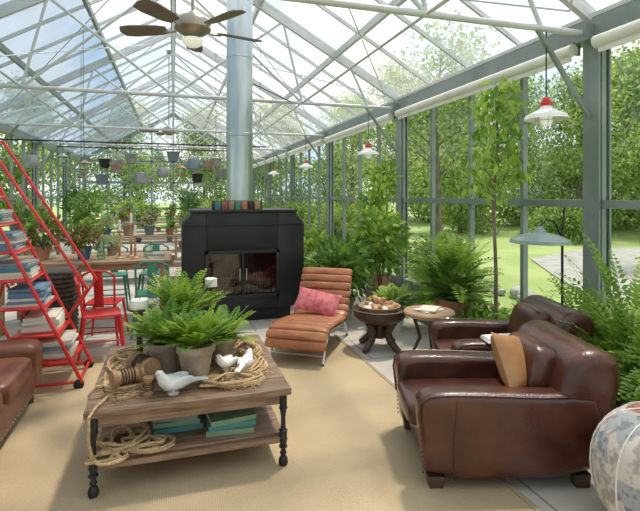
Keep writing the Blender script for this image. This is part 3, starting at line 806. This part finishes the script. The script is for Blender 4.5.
o.box((0,-.38,.71),(1.7,.03,.08),M_woodb); o.box((0,.38,.71),(1.7,.03,.08),M_woodb)
for sx in (-1,1):
    o.box((sx*.86,0,.71),(.03,.76,.08),M_woodb)
    for sy in (-1,1): o.box((sx*.85,sy*.37,.375),(.07,.07,.75),M_woodb,bev=.006)
o.build((-.97,6.45,0))
TZ2=.783
for (x,y,h) in ((-.62,6.25,.34),(-.5,6.4,.42),(-.44,6.2,.28)):
    o=MB('candlestick'); o.lathe([(.05,0),(.05,.01),(.015,.03),(.012,h*.4),(.025,h*.45),(.012,h*.5),(.012,h*.9),(.03,h*.94),(.03,h)],(0,0,0),M_cone,14); o.lathe([(.014,h),(.014,h+.12),(.003,h+.125)],(0,0,0),M_wax,10); o.build((x,y,TZ2))
def potbush(name,loc,r,h,pm,rad_,n,ll,lw,m,m2=None,zoff=0):
    o=MB(name); pot(o,(0,0,0),r,h,pm)
    c=(0,0,h+zoff+rad_[2]*.8)
    for k in range(6):
        a=k*1.05; o.tube([(0,0,h*.88),(rad_[0]*.3*math.cos(a),rad_[1]*.3*math.sin(a),h+zoff+rad_[2]*.7)],[.008,.004],M_bark,5,caps=False)
    bush(o,c,rad_,n,ll,lw,m,shell=.25,m2=m2); return o.build(loc)
potbush('potted_coleus',(-1.02,6.3,TZ2),.09,.15,M_blue,(.22,.22,.15),280,.08,.04,L_red,L_fernd)
potbush('potted_coleus',(-1.5,6.45,TZ2),.10,.16,M_terrar,(.24,.24,.2),280,.10,.045,L_fernd,L_red)
potbush('potted_herb',(-.75,6.68,TZ2),.07,.10,M_terra,(.12,.12,.10),200,.05,.03,L_pale)
o=MB('glass_jar'); o.lathe([(.05,0),(.055,.02),(.055,.12),(.04,.15),(.04,.17)],(0,0,0),M_glassobj,16); o.build((-.3,6.35,TZ2))
o=MB('glass_jar'); o.lathe([(.04,0),(.045,.02),(.045,.18),(.02,.22),(.02,.26)],(0,0,0),M_glassobj,16); o.build((-.82,6.22,TZ2))
books('book_stack',(-.2,6.2,TZ2),[(.2,.15,.03,3,.1),(.2,.14,.02,5,-.1)])

def bench(loc,L,rz=0,n=6,seed=1):
    r=random.Random(seed)
    o=MB('potting_bench')
    for k in range(4): o.box((0,-.24+k*.16,.80),(L,.15,.03),M_woodb,bev=.003)
    o.box((0,0,.25),(L-.1,.55,.025),M_woodb)
    for sx in (-1,1):
        for sy in (-1,1): o.box((sx*(L/2-.06),sy*.26,.395),(.06,.06,.79),M_woodb)
    o.build(loc,rz)
    for i in range(n):
        t=-L/2+.2+(L-.4)*i/(n-1); x=loc[0]+t*math.cos(rz); y=loc[1]+t*math.sin(rz); s=r.uniform(.7,1.1)
        k=r.randrange(5); pm=r.choice([M_terrar,M_terra,M_blue,M_terrar,M_slate])
        if k==0: potfern('potted_fern',(x,y,.816),.09*s,.14*s,pm,22,.26*s,r.choice([L_fern,L_fernd]),ll=.06,lw=.022,segs=9)
        elif k==4:
            o=MB('clay_pot'); pot(o,(0,0,0),.11*s,.22*s,pm); o.build((x,y,.816))
        else: potbush('potted_plant',(x,y,.816),.09*s,.15*s,pm,(.15*s,.15*s,.17*s),180,.07,.035,r.choice([L_fernd,L_dark,L_pale,L_fern]),r.choice([None,L_red]))
        if i%2==0:
            o=MB('clay_pot'); pot(o,(0,0,0),.09,.15,pm); o.build((x,y,.265))
bench((-.6,9.4,0),2.2,0,6,2); bench((1.2,12.2,0),2.4,0,6,3); bench((-2.9,8.2,0),2.6,rad(90),6,4); bench((-2.9,11.6,0),2.6,rad(90),6,5)
bench((-.7,14.0,0),2.4,0,6,6); bench((-1.0,18,0),3.4,0,7,7); bench((2.9,12.8,0),2.6,rad(90),6,8)
def tall(name,loc,h,r,m,seed,n=800,ll=.12,lw=.05,m2=None,pm=None,cb=.35):
    rd=random.Random(seed); o=MB(name); pot(o,(0,0,0),.17,.26,pm or M_terrar)
    o.tube([(0,0,.2),(.03,.02,h*.5),(-.02,.03,h*.9)],[.02,.014,.006],M_bark,7)
    for k in range(9):
        z=h*(cb+.6*k/9); a=rd.uniform(0,6.3); q=r*.6
        c=V((q*math.cos(a)*.6,q*math.sin(a)*.6,z+.1)); o.tube([(0,0,z-.1),c],[.008,.003],M_bark,4,caps=False)
        bush(o,c,(r*.55,r*.55,h*.10),n//9,ll,lw,m,rd,.1,m2)
    return o.build(loc)
for i,(x,y,h,r,m) in enumerate([(-2.6,6.1,1.5,.45,L_fernd),(-2.1,12.9,1.7,.5,L_fernd),(.5,16,1.6,.5,L_dark),(1.9,9.3,1.2,.4,L_fernd),(1.5,7.6,1.3,.35,L_fernd),(2.5,10.4,1.3,.45,L_fernd),(2.4,15.6,1.6,.5,L_fernd),(-2.6,15,1.7,.5,L_dark),(.6,20.3,1.8,.5,L_dark),(2.6,19.5,1.8,.5,L_dark),(-2.3,4.9,1.6,.4,L_fern)]):
    tall('potted_tree',(x,y,0),h,r,m,i+50)

# hanging collection
HR=2.42
o=MB('hanging_rail'); o.tube([(-3.0,8.6,HR),(1.6,8.6,HR)],.012,M_iron,8)
for x in (-2.9,-1.4,0,1.5): o.tube([(x,8.6,HR),(x,8.6,zr(x)-.01)],.004,M_iron,5)
for x in (-1.6,.8): o.tube([(x,9.6,HR),(x,9.6,zr(x)-.01)],.004,M_iron,5)
o.tube([(-2.0,9.6,HR),(1.2,9.6,HR)],.012,M_iron,8)
o.build()
def lantern(x,z,m,y=8.6,s=1):
    o=MB('hanging_lantern'); z=-z
    o.tube([(0,0,0),(0,0,z)],.004,M_iron,5)
    o.lathe([(.02,z),(.04,z-.02),(.09,z-.05),(.09,z-.06)],(0,0,0),m,14); o.lathe([(.06,z-.06),(.075,z-.12),(.06,z-.18)],(0,0,0),M_glassobj,14)
    o.lathe([(.08,z-.18),(.08,z-.20),(.06,z-.215)],(0,0,0),m,14)
    for k in range(4): a=k*1.57; o.tube([(.085*math.cos(a),.085*math.sin(a),z-.06),(.085*math.cos(a),.085*math.sin(a),z-.18)],.004,m,5)
    o.build((x,y,HR))
def wcan(x,z,m,rz,y=8.6):
    o=MB('hanging_watering_can'); z=-z
    o.tube([(0,0,0),(0,0,z)],.004,M_iron,5)
    o.tube([(-.09,0,z-.10),(-.06,0,z-.02),(0,0,z),(.06,0,z-.02),(.09,0,z-.10)],.008,m,6)
    o.lathe([(.11,z-.28),(.115,z-.26),(.10,z-.10),(.09,z-.09)],(0,0,0),m,18)
    o.tube([(.09,0,z-.24),(.2,0,z-.14),(.27,0,z-.05)],[.022,.014,.012],m,8); o.lathe([(.012,0),(.04,.03)],(.27,0,z-.05),m,12,Euler((0,rad(50),0)).to_matrix())
    o.tube([(-.09,0,z-.12),(-.18,0,z-.14),(-.18,0,z-.22),(-.11,0,z-.25)],.008,m,6)
    o.build((x,y,HR),rz)
def basket(x,z,m,y=8.6,s=1):
    o=MB('hanging_bucket'); z=-z
    o.tube([(0,0,0),(0,0,z)],.004,M_iron,5); o.tube([(-.11,0,z-.12),(-.07,0,z-.03),(0,0,z),(.07,0,z-.03),(.11,0,z-.12)],.005,m,5)
    o.lathe([(.075,z-.28),(.11,z-.12),(.115,z-.12),(.115,z-.11),(.10,z-.12),(.07,z-.27)],(0,0,0),m,18,caps=False); o.lathe([(.075,z-.28),(.001,z-.28)],(0,0,0),m,18)
    o.build((x,y,HR))
lantern(-1.38,.30,M_terra); basket(-1.12,.42,M_slate); basket(-.90,.22,M_terra); wcan(-.52,.40,M_zinc,.3); lantern(-.24,.05,M_zinc); basket(-.0,.02,M_slate)
wcan(.34,.15,M_slate,2.9); basket(.60,.16,M_terra); basket(.84,.30,M_zinc); lantern(-1.7,.2,M_zinc); wcan(-2.15,.15,M_zinc,.4); lantern(-2.6,.25,M_slate)
lantern(1.1,.1,M_terra); basket(-.75,.0,M_zinc,9.6); wcan(-.2,.25,M_zinc,1.0,9.6); lantern(.15,.3,M_cone,9.6); basket(.45,.35,M_iron,9.6); basket(-1.2,.1,M_iron,9.6); lantern(-1.6,.35,M_terra,9.6); basket(.8,.05,M_zinc,9.6)

# ---------------------------------------------------------------- plants right side
potbush('potted_schefflera',(2.02,5.70,0),.17,.28,M_terra,(.38,.38,.36),800,.15,.06,L_fernd,L_dark,.05)
potbush('potted_hosta',(2.0,6.75,0),.15,.3,M_terrar,(.28,.28,.34),450,.14,.06,L_fern,L_fernd,.1)
o=MB('potted_fern'); pot(o,(0,0,0),.19,.26,M_terrar); fern(o,(0,0,.24),60,.56,L_fern,ll=.11,lw=.032,el=(10,60),droop=35,segs=18,m2=L_fernd); fern(o,(0,0,.3),64,.68,L_fern,ll=.11,lw=.03,el=(40,88),droop=55,segs=18,m2=L_fernd)
o.build((3.0,4.72,0.10),scale=(.92,1.1,1.15))
o=MB('potted_fern'); pot(o,(0,0,0),.15,.24,M_bird); fern(o,(0,0,.22),50,.36,L_fern,ll=.09,lw=.03,el=(25,85),droop=50,segs=14,m2=L_pale); o.build((2.42,5.05,0.0))
potbush('potted_schefflera',(2.62,5.85,0),.2,.3,M_terra,(.34,.34,.42),700,.14,.06,L_fernd,L_fern,.3)
tall('potted_tree',(2.98,6.7,.08),1.9,.36,L_fern,90,650,.14,.055,L_fernd)
rd=random.Random(77); o=MB('indoor_tree')
o.tube([(0,0,0),(.02,.02,.7),(-.02,.01,1.4),(.03,0,2.0),(0,0,2.45)],[.022,.018,.015,.011,.005],M_bark,8)
for k in range(16):
    z=1.15+1.25*(k/15); a=k*2.4; q=.26*(1.1-k/22)
    c=V((q*math.cos(a),q*math.sin(a),z+.12)); o.tube([(0,0,z-.08),c*.5+V((0,0,z*.5)),c],[.008,.005,.003],M_bark,4,caps=False)
    if k>2:
        for j in range(28):
            p=c+rv(rd)*.15; o.leaf(p,rv(rd)+V((0,0,-.8)),rv(rd),.13,.05,L_fernd if j%2 else L_fern)
o.build((3.10,4.10,.08))
sf=MB('sword_fern'); fern(sf,(0,0,.0),130,.85,L_fern,ll=.085,lw=.028,el=(35,88),droop=75,segs=24,m2=L_fernd)
s1=sf.build((3.0,2.50,.10),scale=(.72,1.0,1.5))
for i,(x,y,s) in enumerate([(3.0,1.95,1.25),(3.0,1.2,1.1),(3.14,3.05,.85),(3.22,3.72,.62),(3.22,5.6,.5),(3.2,7.9,.6),(3.2,8.9,.6),(3.0,.5,1)]):
    place(s1.data,'sword_fern',(x,y,.08),math.pi*(i%2),(s*.58,s,s*1.2))
gc=MB('ground_cover_plant'); bush(gc,(0,0,.16),(.36,.36,.18),750,.09,.035,L_fern,shell=.1,m2=L_fernd); 
g1=gc.build((2.84,4.05,.02))
for i,(x,y,s) in enumerate([(3.2,3.5,.9),(3.2,4.4,.9),(3.2,5.3,.8),(2.86,3.66,.75)]): place(g1.data,'ground_cover_plant',(x,y,.06),i,s)

# ---------------------------------------------------------------- world + lights
w=bpy.data.worlds.new('World'); scene.world=w; w.use_nodes=True; nt=w.node_tree
bg=nt.nodes['Background']; tc=nt.nodes.new('ShaderNodeTexCoord'); n=nt.nodes.new('ShaderNodeTexNoise'); n.inputs['Scale'].default_value=3.0; n.inputs['Detail'].default_value=7
nt.links.new(tc.outputs['Generated'],n.inputs['Vector'])
r=nt.nodes.new('ShaderNodeValToRGB'); r.color_ramp.elements[0].position=.40; r.color_ramp.elements[1].position=.54
r.color_ramp.elements[0].color=(.55,.72,.92,1); r.color_ramp.elements[1].color=(1,.985,.95,1)
nt.links.new(n.outputs['Fac'],r.inputs[0]); nt.links.new(r.outputs[0],bg.inputs[0]); bg.inputs[1].default_value=1.3
s=bpy.data.lights.new('sun','SUN'); s.energy=3.7; s.angle=rad(4.5); s.color=(1,.92,.79)
so=bpy.data.objects.new('sun',s); scene.collection.objects.link(so)
dirn=V((-.42,-.30,-1.2)); so.rotation_euler=dirn.to_track_quat('-Z','Y').to_euler(); so.location=(6,8,12)

cam=bpy.data.cameras.new('camera'); co=bpy.data.objects.new('camera',cam); scene.collection.objects.link(co)
co.location=(0,0,1.55); co.rotation_euler=(rad(90),0,rad(-17)); cam.sensor_width=36; cam.lens=27; cam.shift_y=-.0945; cam.clip_end=300
scene.camera=co
scene.view_settings.view_transform='Standard'; scene.view_settings.look='None'; scene.view_settings.exposure=0
